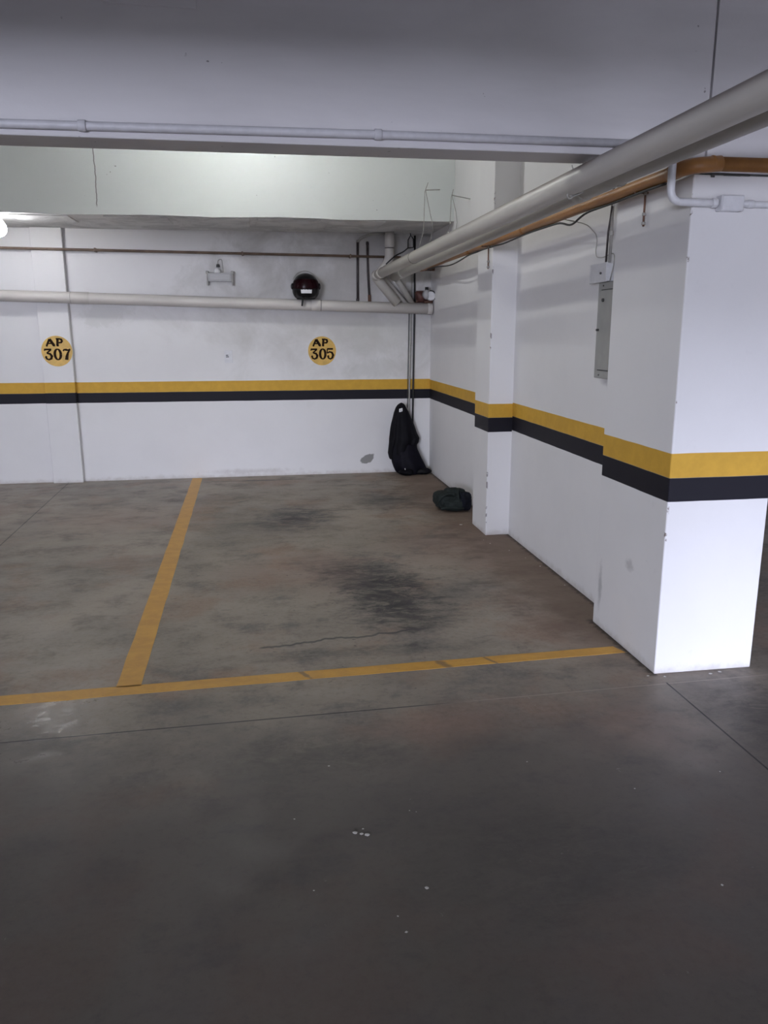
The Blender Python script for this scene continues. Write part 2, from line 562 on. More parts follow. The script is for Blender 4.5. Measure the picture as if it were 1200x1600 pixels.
bm = bmesh.new(); box(bm, -9, 8, -6.0, YB, -.15, 0)
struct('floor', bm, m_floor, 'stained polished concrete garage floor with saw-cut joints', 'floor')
bm = bmesh.new(); box(bm, -9, 8, -6.0, YB, CZ, CZ + .15)
struct('ceiling', bm, m_ceiling, 'grey painted ceiling slab above the beams', 'ceiling')
bm = bmesh.new(); box(bm, -9.2, 8.2, YB, YB + .2, -.15, CZ + .15)
struct('wall_back', bm, m_back, 'white back wall with yellow and black painted stripe', 'wall')
bm = bmesh.new(); box(bm, XA, XA + .16, YC + .62, YB, 0, CZ)
struct('wall_right', bm, m_right, 'white side wall with yellow and black stripe behind the pillars', 'wall')
bm = bmesh.new(); box(bm, -9.2, -9, -6.2, YB, -.15, CZ + .15)
struct('wall_left', bm, m_plain, 'plain far left garage wall', 'wall')
bm = bmesh.new(); box(bm, 8, 8.2, -1.5, YB, -.15, CZ + .15); box(bm, 8, 8.2, -6.2, -5.5, -.15, CZ + .15); box(bm, 8, 8.2, -5.5, -1.5, 2.3, CZ + .15)
struct('wall_far_right', bm, m_plain, 'plain far right garage wall', 'wall')
bm = bmesh.new(); box(bm, XA, XA + .16, -6.0, -1.5, 0, CZ)  # added out of view to keep entrance daylight off the near floor
struct('wall_added_rear', bm, m_plain, 'white unseen wall added behind the viewer on the right to block daylight', 'wall')
bm = bmesh.new(); box(bm, -9, 8, -.35, -.18, 2.20, CZ)  # unseen beam, placed and sized to shade the upper front beam
struct('ceiling_beam', bm, m_beam, 'grey-lilac unseen beam added behind the viewer to shade the front beam', 'beam')
# wall behind the camera with two openings (entrance on the right, ramp on the left)
bm = bmesh.new()
box(bm, -9, 8, -6.2, -6.0, 2.15, CZ)
box(bm, -9, -7, -6.2, -6.0, 0, 2.15)
box(bm, -2.5, 1.9, -6.2, -6.0, 0, 2.15)
box(bm, 6.4, 8, -6.2, -6.0, 0, 2.15)
struct('wall_front', bm, m_plain, 'entrance wall behind the viewer with two openings', 'wall')


def add_column(x0, x1, y0, y1, z0, z1, w=.008):
    return bbox(x0, x1, y0, y1, z0, z1, w, 3)


# near pillar: full height, beam joins above
bm = add_column(XC, 2.174, YC, 3.697, 0, 2.092, .007)
o = struct('concrete_pillar', bm, m_pillar, 'large white pillar at right with chipped corner and striped band', 'pillar')
bm = bmesh.new(); box(bm, 1.752, 2.174, YC - .001, 3.697, 2.100, CZ)
struct('pillar_head', bm, m_beam, 'upper part of the near pillar above its dark joint', 'pillar')
bm = add_column(1.652, XA + .01, 5.534, 5.906, 0, CZ, .007)
struct('concrete_pillar', bm, m_pilaster, 'slim white pillar on the side wall, beyond the near pillar', 'pillar')
bm = add_column(-2.090, -1.800, YB - .062, YB + .02, 0, 2.478, .005)
struct('concrete_pillar', bm, m_pil_left, 'shallow white pillar on the back wall carrying the 307 sign', 'pillar')

bm = bmesh.new()
box(bm, -9, 1.745, YC, 3.205, 2.151, CZ); bevel(bm, .006, 2)
struct('ceiling_beam', bm, m_beam, 'deep grey-lilac beam across the top of the picture', 'beam')
bm = bmesh.new()
box(bm, 2.18, 8, YC, 3.205, 2.151, CZ)
struct('ceiling_beam', bm, m_beam, 'continuation of the front beam right of the near pillar', 'beam')

# back slab edge: face towards the room plus rough underside, slightly irregular lower lip
bm = bmesh.new()
N = 90
xs = [-9 + (XA + 9) * i / N for i in range(N + 1)]
fr_b, bk_b, fr_t, bk_t, fr_m = [], [], [], [], []
for x in xs:
    j = noise.noise(Vector((x * 1.7, 0, 0))) * .010 + noise.noise(Vector((x * 7, 3, 0))) * .004
    yf = 7.36 + .012 * (x + .5) ** 2 * .5
    fr_b.append(bm.verts.new((x, yf, 2.478 + j)))
    fr_t.append(bm.verts.new((x, yf, CZ)))
    bk_b.append(bm.verts.new((x, YB, 2.479)))
    fr_m.append(bm.verts.new((x, 7.8, 2.480 + j * .6)))
for i in range(N):
    f = bm.faces.new((fr_b[i], fr_b[i + 1], fr_t[i + 1], fr_t[i])); f.material_index = 0
    f = bm.faces.new((fr_m[i], fr_m[i + 1], fr_b[i + 1], fr_b[i])); f.material_index = 1
    f = bm.faces.new((bk_b[i], bk_b[i + 1], fr_m[i + 1], fr_m[i])); f.material_index = 1
o = finish('ceiling_beam', bm, [m_slabface, m_soffit])
tag(o, 'pale wide beam with rough grey underside along the back wall', 'beam', None, 'structure')
# shuttering laps on the underside of that slab
t_lap = []
for i, (x0, x1, y0, y1) in enumerate(((-2.02, -1.55, 7.43, 7.86), (-1.25, -.72, 7.42, 7.90), (-.66, -.02, 7.42, 8.1), (.05, .62, 7.43, 8.0), (.70, 1.2, 7.44, 8.1))):
    bm = bmesh.new(); box(bm, x0, x1, y0, y1, 2.468, 2.484); bevel(bm, .003, 1)
    for v in bm.verts: v.co.x += random.uniform(-.012, .012)
    t_lap.append(struct('trim_%d' % (i + 1), bm, m_soffit))
bm = bmesh.new(); box(bm, -.46, -.155, YC - .006, YC + .002, 2.566, 2.76); bevel(bm, .003, 1)
struct('trim_8', bm, m_beam)
# dark crack and white ledge on top of the near pillar
bm = bmesh.new(); box(bm, 1.715, 2.05, YC - .012, YC + .001, 2.098, 2.112); bevel(bm, .003, 1)
struct('trim_6', bm, m_plain)
bm = bmesh.new()
for x0, x1, d in ((1.775, 1.790, .010), (1.83, 1.90, .003), (1.90, 1.94, .002), (1.79, 1.83, .0012)):
    box(bm, x0, x1, YC - .004, YC + .002, 2.092 - d, 2.094)
struct('trim_7', bm, m_paneld)

# ------------------------------------------------------------ floor markings
def strip(name, quad, label):
    """thin paint film from a 4-corner outline with slightly wandering edges"""
    a, b, c, d = [Vector((*q, 0)) for q in quad]   # a-b one long side, d-c the other
    bm = bmesh.new()
    n = 60
    L, Rr = [], []
    for i in range(n + 1):
        t = i / n
        p, q = a.lerp(b, t), d.lerp(c, t)
        w = (q - p).normalized()
        p = p + w * noise.noise(Vector((t * 22, 1, 0))) * .004
        q = q + w * noise.noise(Vector((t * 22, 9, 0))) * .004
        L.append((bm.verts.new((p.x, p.y, .0015)), bm.verts.new((p.x, p.y, .0001))))
        Rr.append((bm.verts.new((q.x, q.y, .0015)), bm.verts.new((q.x, q.y, .0001))))
    for i in range(n):
        bm.faces.new((L[i][0], Rr[i][0], Rr[i + 1][0], L[i + 1][0]))
        bm.faces.new((L[i][1], L[i][0], L[i + 1][0], L[i + 1][1]))
        bm.faces.new((Rr[i][0], Rr[i][1], Rr[i + 1][1], Rr[i + 1][0]))
    bmesh.ops.recalc_face_normals(bm, faces=bm.faces)
    o = finish(name, bm, m_line)
    return tag(o, label, 'floor marking')


strip('parking_line', [(-.656, 3.285), (-.714, 8.340), (-.612, 8.340), (-.551, 3.285)], 'yellow line running from the front line back to the wall between the two spaces')
strip('parking_line', [(-3.2, 3.218), (1.662, 3.360), (1.690, 3.283), (-3.2, 3.115)], 'long yellow line across the front of the spaces, ending at the near pillar')

# ------------------------------------------------------------ big suspended pipes
BIG = lambda y: Vector((1.335 - .016 * y, y, 2.108 - .0078 * y))
SEC = lambda y: Vector((1.428 - .0085 * max(0, y - 3), y, 2.100 - .0140 * max(0, y - 3)))
ORA = lambda y: Vector((1.655, y, 2.108))
t = thing('drain_pipe', 'thickest cream pipe, hung topmost, running from upper right to the back corner', 'pipe', tuple(BIG(-3)))
BE = BIG(8.03)
bm = bmesh.new(); tube(bm, [BIG(-5.9), BIG(0), BIG(4), BE], .046, 28)
finish('pipe_run', bm, m_pvc, t)
for y, L in ((.6, .10), (6.25, .012), (7.74, .10)):
    collar('pipe_joint', BIG(y), BIG(y + 1), L, .0495 if L > .05 else .0475, m_pvc if L > .05 else m_ringdark, t, 28)
# end elbow and slanting branch into the horizontal drain
J = Vector((1.440, 8.168, 1.782))
bm = bmesh.new()
tube(bm, rounded([BIG(7.9), BE + Vector((-.005, .07, 0)), J + Vector((0, 0, 0))], .07, 10), .048, 28)
finish('elbow', bm, m_pvc, t)

t = thing('drain_pipe', 'dull white pipe tucked behind and below the thickest cream pipe', 'pipe', tuple(SEC(-3)))
SE = SEC(8.02)
bm = bmesh.new(); tube(bm, [SEC(-5.9), SEC(0), SEC(3), SEC(4.5), SEC(6), SE], .044, 28)
finish('pipe_run', bm, m_pvc2, t)
bm = bmesh.new(); tube(bm, rounded([SEC(7.98) + Vector((.02, 0, -.005)), SE + Vector((.035, .10, -.005)), Vector((1.612, 8.235, 1.775))], .05, 8), .031, 24)
finish('elbow', bm, m_pvc2, t)
for y in (3.45, 7.55):
    collar('pipe_joint', SEC(y), SEC(y + 1), .08, .0475, m_pvc2, t, 28)

# vertical stack dropping from the slab, slanting down behind the thick pipe
t = thing('drain_pipe', 'short vertical cream pipe dropping from the slab in the back corner', 'pipe', (1.375, 8.25, 2.47))
bm = bmesh.new(); tube(bm, rounded([(1.375, 8.24, 2.475), (1.37, 8.24, 2.20), (1.275, 8.24, 2.085), (1.262, 8.23, 2.05)], .06, 8), .046, 24)
finish('pipe_run', bm, m_pvc3, t)
bm = bmesh.new(); tube(bm, [(1.270, 8.25, 2.065), (1.548, 8.25, 1.775)], .030, 20)
finish('branch', bm, m_pvc3, t)
collar('pipe_joint', (1.373, 8.24, 2.325), (1.373, 8.24, 2.2), .012, .0475, m_ringdark, t)
collar('pipe_joint', (1.374, 8.24, 2.40), (1.373, 8.24, 2.2), .11, .0495, m_pvc3, t)

# horizontal drain along the back wall
HP = lambda x: Vector((x, 8.212, 1.778 - .0280 * (x - .0)))
t = thing('drain_pipe', 'long cream pipe running level along the back wall under the helmet', 'pipe', tuple(HP(-3)))
bm = bmesh.new(); tube(bm, [HP(-6), HP(-2), HP(0), HP(1.815)], .0535, 28)
finish('pipe_run', bm, m_pvc3, t)
for x, w, m_ in ((-1.66, .17, m_pvc3), (.615, .09, m_pvc3), (.664, .006, m_ringdark), (-1.745, .005, m_ringdark), (1.79, .05, m_pvc3)):
    collar('pipe_joint', HP(x), HP(x + 1), w, .0565, m_, t, 28)
for x in (-1.95, -1.72, .5, 1.7):
    bm = bmesh.new()
    p = HP(x)
    tube(bm, [p + Vector((0, .055 * math.sin(a) , -.055 * math.cos(a))) for a in [k * .35 - .2 for k in range(6)]] + [Vector((x, YB - .001, p.z + .03))], .003, 6)
    finish('wire_loop', bm, m_wire, t)

# thin brown pipe high on the back wall
t = thing('gas_pipe', 'thin brown pipe running level along the top of the back wall', 'pipe', (-3, 8.33, 2.29))
bm = bmesh.new(); tube(bm, [(-6, 8.283, 2.322), (-2.0, 8.283, 2.280), (1.50, 8.283, 2.241)], .0125, 12)
finish('pipe_run', bm, m_brown, t)
for x, z in ((-1.5, 2.276), (-.1, 2.260), (.98, 2.248)):
    bm = bbox(x - .008, x + .008, 8.268, YB, z - .018, z + .018, .002, 1)
    finish('pipe_clip', bm, m_brown, t)

# orange pipe
t = thing('gas_pipe', 'orange pipe along the side wall turning across the front of the near pillar', 'pipe', (1.655, 8, 2.108))
bm = bmesh.new()
tube(bm, rounded([ORA(8.02), ORA(4), ORA(3.06)], .01) + [ORA(3.05)], .0265, 20)
finish('pipe_run', bm, m_orange, t)
bm = bmesh.new()
tube(bm, rounded([ORA(3.12), (1.655, 2.994, 2.112), (1.79, 2.996, 2.126)], .05, 8), .029, 20)
tag(finish('elbow', bm, m_orange, t), 'dark orange elbow at the pillar corner')
bm = bmesh.new(); tube(bm, [(1.76, 2.996, 2.124), (5, 2.996, 2.13)], .0262, 20)
finish('pipe_run', bm, m_orange, t)
collar('pipe_joint', (1.757, 2.996, 2.1245), (2, 2.996, 2.1245), .012, .0300, m_orange, t)
collar('pipe_joint', (2.03, 2.996, 2.1255), (2.3, 2.996, 2.1255), .06, .0290, m_orange, t)
collar('pipe_joint', ORA(6.2), ORA(6.4), .14, .0295, m_orange, t)
collar('pipe_joint', ORA(4.9), ORA(5), .05, .0290, m_orange, t)
bm = bmesh.new(); tube(bm, rounded([ORA(7.9), (1.655, 8.1, 2.125), (1.81, 8.1, 2.125)], .03, 6), .030, 16)
tag(finish('elbow', bm, m_rust, t), 'rusty brown end piece in the back corner')

# black cable lashed beneath the orange pipe, with sagging loops
pts = []
for k in range(120):
    y = 3.15 + k * (7.7 - 3.15) / 119
    sag = 0
    for c_, w, d in ((4.12, .13, .035), (6.75, .40, .03), (5.3, .2, .008)):
        sag += d * math.exp(-((y - c_) / w) ** 2)
    pts.append((1.652 + .004 * math.sin(y * 9), y, 2.076 - sag))
tube_obj('cable', pts, .0055, m_cable, seg=8, label='black cable strapped under the orange pipe with sagging loops', cat='cable')

# ------------------------------------------------------------ hanging wires of the pipes
def hanger(rod, wires, label):
    t = thing('wire_hanger', label, 'hanger', rod[0], 'wire hangers above the pipes')
    tube_obj('rod', rod, .004, m_wire, t, 8)
    for w in wires: tube_obj('wire', w, .0028, m_wire, t, 6)


hanger([(1.69, 7.375, 2.745), (1.502, 7.1, 2.693)], [[(1.530, 7.13, 2.76), (1.495, 7.1, 2.68), (1.487, 7.1, 2.362), (1.42, 7.1, 2.12)], [(1.50, 7.1, 2.70), (1.545, 7.1, 2.50), (1.573, 7.1, 2.39), (1.50, 7.1, 2.08)]],
       'wire hanger with a bent rod, the one nearer the back beam')
hanger([(1.832, 6.84, 2.588), (1.671, 6.84, 2.615)], [[(1.685, 6.84, 2.66), (1.668, 6.84, 2.60), (1.659, 6.84, 2.385), (1.60, 6.84, 2.13)], [(1.675, 6.84, 2.61), (1.71, 6.84, 2.48), (1.72, 6.84, 2.40), (1.685, 6.84, 2.13)]],
       'wire hanger with a rod fixed to the side wall, right of its twin')


def ring_hanger(c, y, r, top, label, tail=True):
    t = thing('wire_hanger', label, 'hanger', (c(y).x, y, top))
    p = c(y)
    pts = [p + Vector((math.sin(a) * r, 0, -math.cos(a) * r)) for a in [PI * .95 - k * .28 for k in range(12)]]
    tube_obj('wire_loop', [Vector((p.x + .0, y, top))] + pts, .0028, m_wire, t, 6)
    if tail:
        q = pts[-1] + Vector((0, -.004, 0))
        tube_obj('wire_twist', [q + Vector((.012 * math.cos(a), -.004, .012 * math.sin(a))) for a in [k * .6 for k in range(11)]] + [q + Vector((.05, -.02, .012))], .0028, m_wire, t, 6)


ring_hanger(BIG, 3.23, .049, 2.151, 'wire loop with a curled tail round the thick pipe beneath the front beam')
ring_hanger(SEC, 3.10, .047, 2.151, 'wire loop round the duller pipe close to the near pillar', False)

# threaded rods / straps on the side of the pillars
def strap(x, y, z0, z1, label):
    t = thing('pipe_bracket', label, 'bracket', (x, y, z1), 'brackets of the orange pipe')
    tube_obj('rod', [(x, y, z0), (x, y, z1)], .0048, m_rust, t, 8)
    for z in (z1 - .004, z0 + .05, z0 + .012):
        collar('nut', (x, y, z), (x, y, z + 1), .012, .0095, m_wire, t, 6)
    tube_obj('arm', [(x - .05, y, z1), (x + .012, y, z1)], .005, m_rust, t, 8)


strap(1.692, 3.40, 1.945, 2.083, 'rusty threaded rod bracket on the side of the near pillar')
strap(1.642, 5.61, 1.930, 2.082, 'rusty threaded rod bracket at the top of the slim pillar')

# ------------------------------------------------------------ conduit on the front beam, dropping to a box on the near pillar
t = thing('conduit', 'lilac-white conduit along the front beam, below the top of the picture', 'conduit', (-3, 3.02, 2.185))
bm = bmesh.new(); tube(bm, [(-6, 3.017, 2.168), (-.8, 3.017, 2.183), (.46, 3.017, 2.190), (1.60, 3.017, 2.190)], .0145, 16)
finish('pipe_run', bm, m_conduit, t)
for x, z in ((-.555, 2.1845), (.462, 2.190), (-1.57, 2.181)):
    collar('coupling', (x, 3.017, z), (x + 1, 3.017, z), .026, .0190, m_conduit, t, 16)
t = thing('conduit', 'white bent conduit dropping beside the near pillar into its junction box', 'conduit', (1.60, 3.0, 2.0))
bm = bmesh.new(); tube(bm, rounded([(1.595, 3.000, 2.19), (1.595, 3.000, 2.075), (1.596, 2.995, 1.985), (1.70, 3.006, 1.985), (1.80, 3.012, 1.985)], .07, 10), .0150, 16)
finish('pipe_run', bm, m_conduitw, t)
collar('coupling', (1.787, 3.012, 1.985), (2, 3.012, 1.985), .022, .019, m_conduitw, t, 16)
t = thing('junction_box', 'white junction box on the front face of the near pillar', 'junction box', (1.855, 3.02, 1.985))
bm = bbox(1.806, 1.902, 2.990, YC, 1.955, 2.014, .004, 2); finish('box_body', bm, m_conduitw, t)
bm = bbox(1.809, 1.899, 2.986, 2.992, 1.958, 2.011, .002, 1); finish('cover', bm, m_conduitw, t)
t = thing('conduit', 'white conduit leaving the pillar junction box to the right', 'conduit', (2.0, 3.015, 1.985))
tube_obj('pipe_run', [(1.900, 3.014, 1.985), (2.10, 3.014, 1.983), (2.174, 3.014, 1.983)], .0125, m_conduitw, t)
collar('coupling', (1.942, 3.014, 1.985), (2, 3.014, 1.985), .028, .0155, m_conduitw, t, 16)

# ------------------------------------------------------------ panel, box and wires on the side wall
t = thing('electrical_panel', 'tall grey electrical panel on the side wall beside the near pillar', 'electrical panel', (XA, 3.95, 1.5))
bm = bbox(1.790, XA, 3.74, 4.052, 1.255, 1.745, .003, 1)
finish('panel_body', bm, m_panel, t)
bm = bbox(1.783, 1.791, 3.77, 4.005, 1.300, 1.705, .002, 1)
finish('door', bm, m_panel, t)
bm = bmesh.new()
box(bm, 1.7885, 1.7895, 3.765, 4.010, 1.2955, 1.7095)
finish('door_gap', bm, m_paneld, t)
for y, z, r in ((3.965, 1.655, .009), (4.018, 1.505, .006), (3.99, 1.272, .004), (3.99, 1.728, .004)):
    bm = bmesh.new(); tube(bm, [(1.791, y, z), (1.774 if r > .005 else 1.787, y, z)], r, 12)
    finish('lock' if r > .005 else 'screw', bm, m_paneld, t)
t = thing('junction_box', 'small pale box on the side wall directly above the grey panel', 'junction box', (XA, 4.03, 1.79))
bm = bbox(1.778, XA, 3.935, 4.130, 1.748, 1.838, .003, 1); finish('box_body', bm, m_plate, t)
bm = bbox(1.772, 1.779, 3.930, 4.135, 1.745, 1.841, .002, 1); finish('cover', bm, m_plate, t)
bm = bmesh.new(); tube(bm, [(1.765, 3.99, 1.79), (1.774, 3.99, 1.79)], .006, 8); finish('screw', bm, m_paneld, t)
t = thing('conduit', 'grey conduit rising from the small box up the side wall', 'conduit', (1.80, 4.0, 1.84))
tube_obj('pipe_run', [(1.812, 3.985, 1.838), (1.812, 3.985, 2.70)], .0075, m_greypipe, t, 10)
tube_obj('cable_run', [(1.80, 4.003, 1.838), (1.803, 4.003, 1.99), (1.806, 3.99, 2.06), (1.806, 3.972, 2.16), (1.806, 3.972, 2.3)], .0055, m_darkpipe, t, 8)
collar('coupling', (1.812, 3.985, 1.985), (1.812, 3.985, 2.2), .02, .011, m_greypipe, t)
collar('coupling', (1.812, 3.985, 2.12), (1.812, 3.985, 2.2), .01, .013, m_plate, t)
pts = rounded([(1.70, 4.36, 2.10), (1.81, 4.30, 2.07), (1.825, 4.20, 2.005), (1.822, 4.175, 1.965), (1.822, 4.19, 1.92), (1.82, 4.17, 1.885), (1.82, 4.09, 1.875), (1.818, 3.95, 1.89), (1.80, 3.90, 1.84), (1.79, 3.92, 1.75)], .04, 6)
tube_obj('cable', pts, .0028, m_greypipe, seg=6, label='thin grey wire looping down to the small box by the near pillar', cat='cable')

# ------------------------------------------------------------ back-corner pipework
t = thing('water_pipe', 'dark pipe right of the helmet, left one of the pair, with bent grey top', 'pipe', (1.05, 8.32, 1.8), 'dark pipes beside the helmet')
tube_obj('pipe_run', [(1.055, 8.335, 1.80), (1.060, 8.335, 2.405)], .0120, m_darkpipe, t, 10)
tube_obj('bent_top', rounded([(1.055, 8.335, 2.39), (1.10, 8.31, 2.43), (1.19, 8.30, 2.465), (1.34, 8.28, 2.468)], .05), .013, m_greypipe, t, 10)
collar('pipe_joint', (1.055, 8.335, 1.815), (1.055, 8.335, 2), .035, .0155, m_darkpipe, t)
t = thing('water_pipe', 'dark vertical pipe on the back wall, right one of the pair, with rusty foot', 'pipe', (1.16, 8.32, 1.8), 'dark pipes beside the helmet')
tube_obj('pipe_run', [(1.180, 8.335, 1.80), (1.164, 8.335, 2.10), (1.160, 8.335, 2.395)], .0115, m_darkpipe, t, 10)
collar('pipe_joint', (1.178, 8.335, 1.83), (1.178, 8.335, 2), .08, .0155, m_rust, t)
collar('pipe_joint', (1.160, 8.335, 2.375), (1.160, 8.335, 2.6), .025, .0150, m_darkpipe, t)

t = thing('water_pipe', 'black vertical pipe dropping down the back corner behind the rain suit', 'pipe', (1.645, 8.34, .6))
tube_obj('pipe_run', [(1.655, 8.338, 2.46), (1.655, 8.338, 1.7), (1.645, 8.338, .95), (1.64, 8.338, .25)], .0095, m_cable, t, 10)
t = thing('water_pipe', 'grey vertical tube just left of the black pipe in the back corner', 'pipe', (1.61, 8.34, .6))
tube_obj('pipe_run', [(1.628, 8.338, 2.3), (1.618, 8.338, 1.7), (1.605, 8.338, .95), (1.60, 8.338, .25)], .0085, m_greypipe, t, 10)
tube_obj('pipe_run', [(1.600, 8.345, 1.76), (1.588, 8.345, .95), (1.585, 8.345, .7)], .004, m_platedark, t, 8)

t = thing('water_meter', 'rusty valve with a round white face above the drain pipe in the back corner', 'valve', (1.74, 8.25, 1.79))
bm = bmesh.new()
tube(bm, [(1.650, 8.25, 1.845), (1.66, 8.25, 1.845), (1.66, 8.25, 1.85), (1.735, 8.25, 1.85), (1.737, 8.25, 1.85), (1.765, 8.25, 1.85)], [.03, .045, .060, .060, .045, .045], 16)
finish('valve_body', bm, m_rustred, t)
bm = bmesh.new(); tube(bm, [(1.66, 8.26, 1.800), (1.66, 8.26, 1.815), (1.83, 8.26, 1.795)], [.018, .020, .018], 10); finish('flange', bm, m_rust, t)
bm = bmesh.new(); tube(bm, [(1.745, 8.20, 1.868), (1.750, 8.185, 1.868), (1.770, 8.18, 1.868)], [.045, .050, .045], 20); finish('collar', bm, m_clear, t)
bm = bmesh.new(); tube(bm, [(1.796, 8.24, 1.855), (1.794, 8.165, 1.855), (1.794, 8.16, 1.855)], [.046, .046, .040], 24); tag(finish('dial', bm, m_plate, t), 'round white dial')
bm = bmesh.new(); tube(bm, [(1.76, 8.22, 1.89), (1.76, 8.22, 1.945)], [.020, .018], 12); tag(finish('cap', bm, m_cable, t), 'black cap')
tube_obj('handle', [(1.792 + .048 * math.sin(a), 8.165, 1.855 + .052 * math.cos(a)) for a in [k * .25 - .2 for k in range(11)]], .006, m_cable, t, 8)

t = thing('pipe_clamp', 'small black open clamp above the pipes in the back corner', 'clamp', (1.6, 8.3, 2.39))
tube_obj('frame', [(1.572, 8.28, 2.33), (1.574, 8.28, 2.41), (1.600, 8.28, 2.455), (1.628, 8.28, 2.42), (1.630, 8.28, 2.34), (1.572, 8.28, 2.33)], .006, m_cable, t, 8)
tube_obj('foot', [(1.600, 8.28, 2.455), (1.600, 8.30, 2.478)], .005, m_cable, t, 8)
tube_obj('cable', rounded([(1.30, 8.0, 2.15), (1.40, 8.06, 2.235), (1.50, 8.15, 2.28), (1.575, 8.27, 2.335)], .06), .007, m_cable, seg=8,
         label='short black cable arching over the thick pipe towards the back corner', cat='cable')

# ------------------------------------------------------------ painted round bay signs
GLYPH = {
    'A': [[(-.62, .365, .10), (-.41, .80, .12)], [(-.41, .80, .15), (-.14, .365, .15)], [(-.52, .51, .07), (-.24, .51, .07)], [(-.67, .345, .06), (-.55, .345, .06)], [(-.21, .345, .06), (-.07, .345, .06)]],
    'P': [[(0.0, .81, .085), (.24, .81, .085)], [(.11, .80, .13), (.07, .345, .13)], [(.22, .81, .085), (.35, .76, .12), (.375, .66, .13), (.33, .57, .11), (.17, .555, .08)], [(.02, .345, .06), (.16, .345, .06)]],
    '3': [[(-.81, .115, .10), (-.35, .115, .10)], [(-.79, .13, .05), (-.79, .02, .07)], [(-.38, .10, .09), (-.66, -.13, .08)], [(-.66, -.13, .08), (-.45, -.18, .12), (-.35, -.33, .15), (-.40, -.49, .13), (-.55, -.56, .09), (-.69, -.50, .10), (-.73, -.39, .12), (-.68, -.33, .10)]],
    '0': [[(.04 + .19 * math.cos(a), -.215 + .345 * math.sin(a), .07 + .075 * abs(math.cos(a))) for a in [2 * PI * k / 24 for k in range(25)]]],
    '7': [[(.41, .0, .09), (.46, .09, .09), (.60, .085, .12), (.74, .055, .10), (.86, .14, .07)], [(.86, .13, .07), (.70, -.12, .11), (.62, -.35, .16), (.58, -.58, .18)]],
    '5': [[(.36, .135, .10), (.78, .135, .10)], [(.365, .14, .06), (.365, -.18, .07)], [(.365, -.17, .07), (.52, -.07, .09), (.70, -.12, .12), (.78, -.30, .15), (.72, -.49, .12), (.58, -.57, .09), (.45, -.50, .10), (.42, -.38, .12), (.48, -.33, .10)]],
}


def ribbon(bm, pts, sc, cx, cz, y):
    P_ = [(Vector((p[0] * sc + cx, 0, p[1] * sc + cz)), p[2] * sc * .5) for p in pts]
    fr = []
    for i, (p, w) in enumerate(P_):
        a = P_[max(i - 1, 0)][0]; b = P_[min(i + 1, len(P_) - 1)][0]
        d = (b - a).normalized(); nn = Vector((-d.z, 0, d.x))
        fr.append((p + nn * w, p - nn * w))
    for i in range(len(fr) - 1):
        quad = [fr[i][0], fr[i][1], fr[i + 1][1], fr[i + 1][0]]
        top = [bm.verts.new((v.x, y - .0012, v.z)) for v in quad]
        bot = [bm.verts.new((v.x, y, v.z)) for v in quad]
        bm.faces.new(top)
        for k in range(4):
            bm.faces.new((top[k], bot[k], bot[(k + 1) % 4], top[(k + 1) % 4]))


def sign(cx, cz, y, digits, label, rx=.1455, rz=.148):
    t = thing('bay_sign', label, 'sign', (cx, y, cz), 'round parking bay signs')
    bm = bmesh.new()
    n = 64
    f_ = [bm.verts.new((cx + rx * math.cos(2 * PI * k / n), y - .002, cz + rz * math.sin(2 * PI * k / n))) for k in range(n)]
    b_ = [bm.verts.new((cx + rx * math.cos(2 * PI * k / n), y, cz + rz * math.sin(2 * PI * k / n))) for k in range(n)]
    bm.faces.new(f_)
    for k in range(n): bm.faces.new((f_[k], b_[k], b_[(k + 1) % n], f_[(k + 1) % n]))
    bmesh.ops.recalc_face_normals(bm, faces=bm.faces)
    finish('disc', bm, m_disc, t)
    for ch in 'AP' + digits:
        bm = bmesh.new()
        for st in GLYPH[ch]: ribbon(bm, [(a, b, w * 1.22) for a, b, w in st], .146, cx, cz, y - .002)
        bmesh.ops.recalc_face_normals(bm, faces=bm.faces)
        finish('letter' if ch in 'AP' else 'digit', bm, m_ink, t)


sign(-1.939, 1.321, YB - .062, '307', 'ochre round sign reading AP 307 on the shallow left pillar')
sign(.679, 1.305, YB, '305', 'ochre round sign reading AP 305 on the back wall under the helmet')

# ------------------------------------------------------------ socket
t = thing('wall_socket', 'small white socket plate on the back wall left of the 305 sign', 'socket', (-.284, YB, 1.249))
bm = bbox(-.325, -.243, YB - .010, YB, 1.190, 1.315, .004, 2); finish('plate', bm, m_plate, t)
bm = bbox(-.313, -.270, YB - .014, YB - .008, 1.222, 1.292, .003, 2); finish('insert', bm, m_plate, t)
for z in (1.268, 1.252):
    bm = bbox(-.309, -.279 if z < 1.26 else -.285, YB - .0165, YB - .013, z - .005, z + .004, .001, 1); finish('outlet_slot', bm, m_platedark, t)

# ------------------------------------------------------------ emergency light
t = thing('emergency_light', 'clear boxy emergency light on the back wall above the drain pipe', 'light', (-.335, YB, 2.04))
bm = bbox(-.445, -.215, 8.285, YB, 1.990, 2.075, .008, 2); finish('housing', bm, m_clear, t)
bm = bbox(-.432, -.228, 8.279, 8.287, 2.003, 2.062, .003, 1); finish('lens', bm, m_clear, t)
for x in (-.452, -.208):
    bm = bbox(x - .008, x + .008, 8.29, YB, 1.955, 2.085, .003, 1); tag(finish('bracket', bm, m_greypipe, t), 'dark side bracket')
    bm = bbox(x - .014, x + .014, 8.285, YB, 2.062, 2.092, .004, 1); finish('lamp_clip', bm, m_greypipe, t)
bm = bmesh.new()
tube(bm, [(-.355, 8.31, 2.072), (-.355, 8.31, 2.085), (-.355, 8.31, 2.105), (-.355, 8.31, 2.120)], [.032, .034, .026, .010], 18)
finish('lamp_head', bm, m_white, t)
bm = bmesh.new(); tube(bm, [(-.345, 8.33, 2.130), (-.345, 8.33, 2.158)], [.018, .015], 12); finish('knob', bm, m_platedark, t)
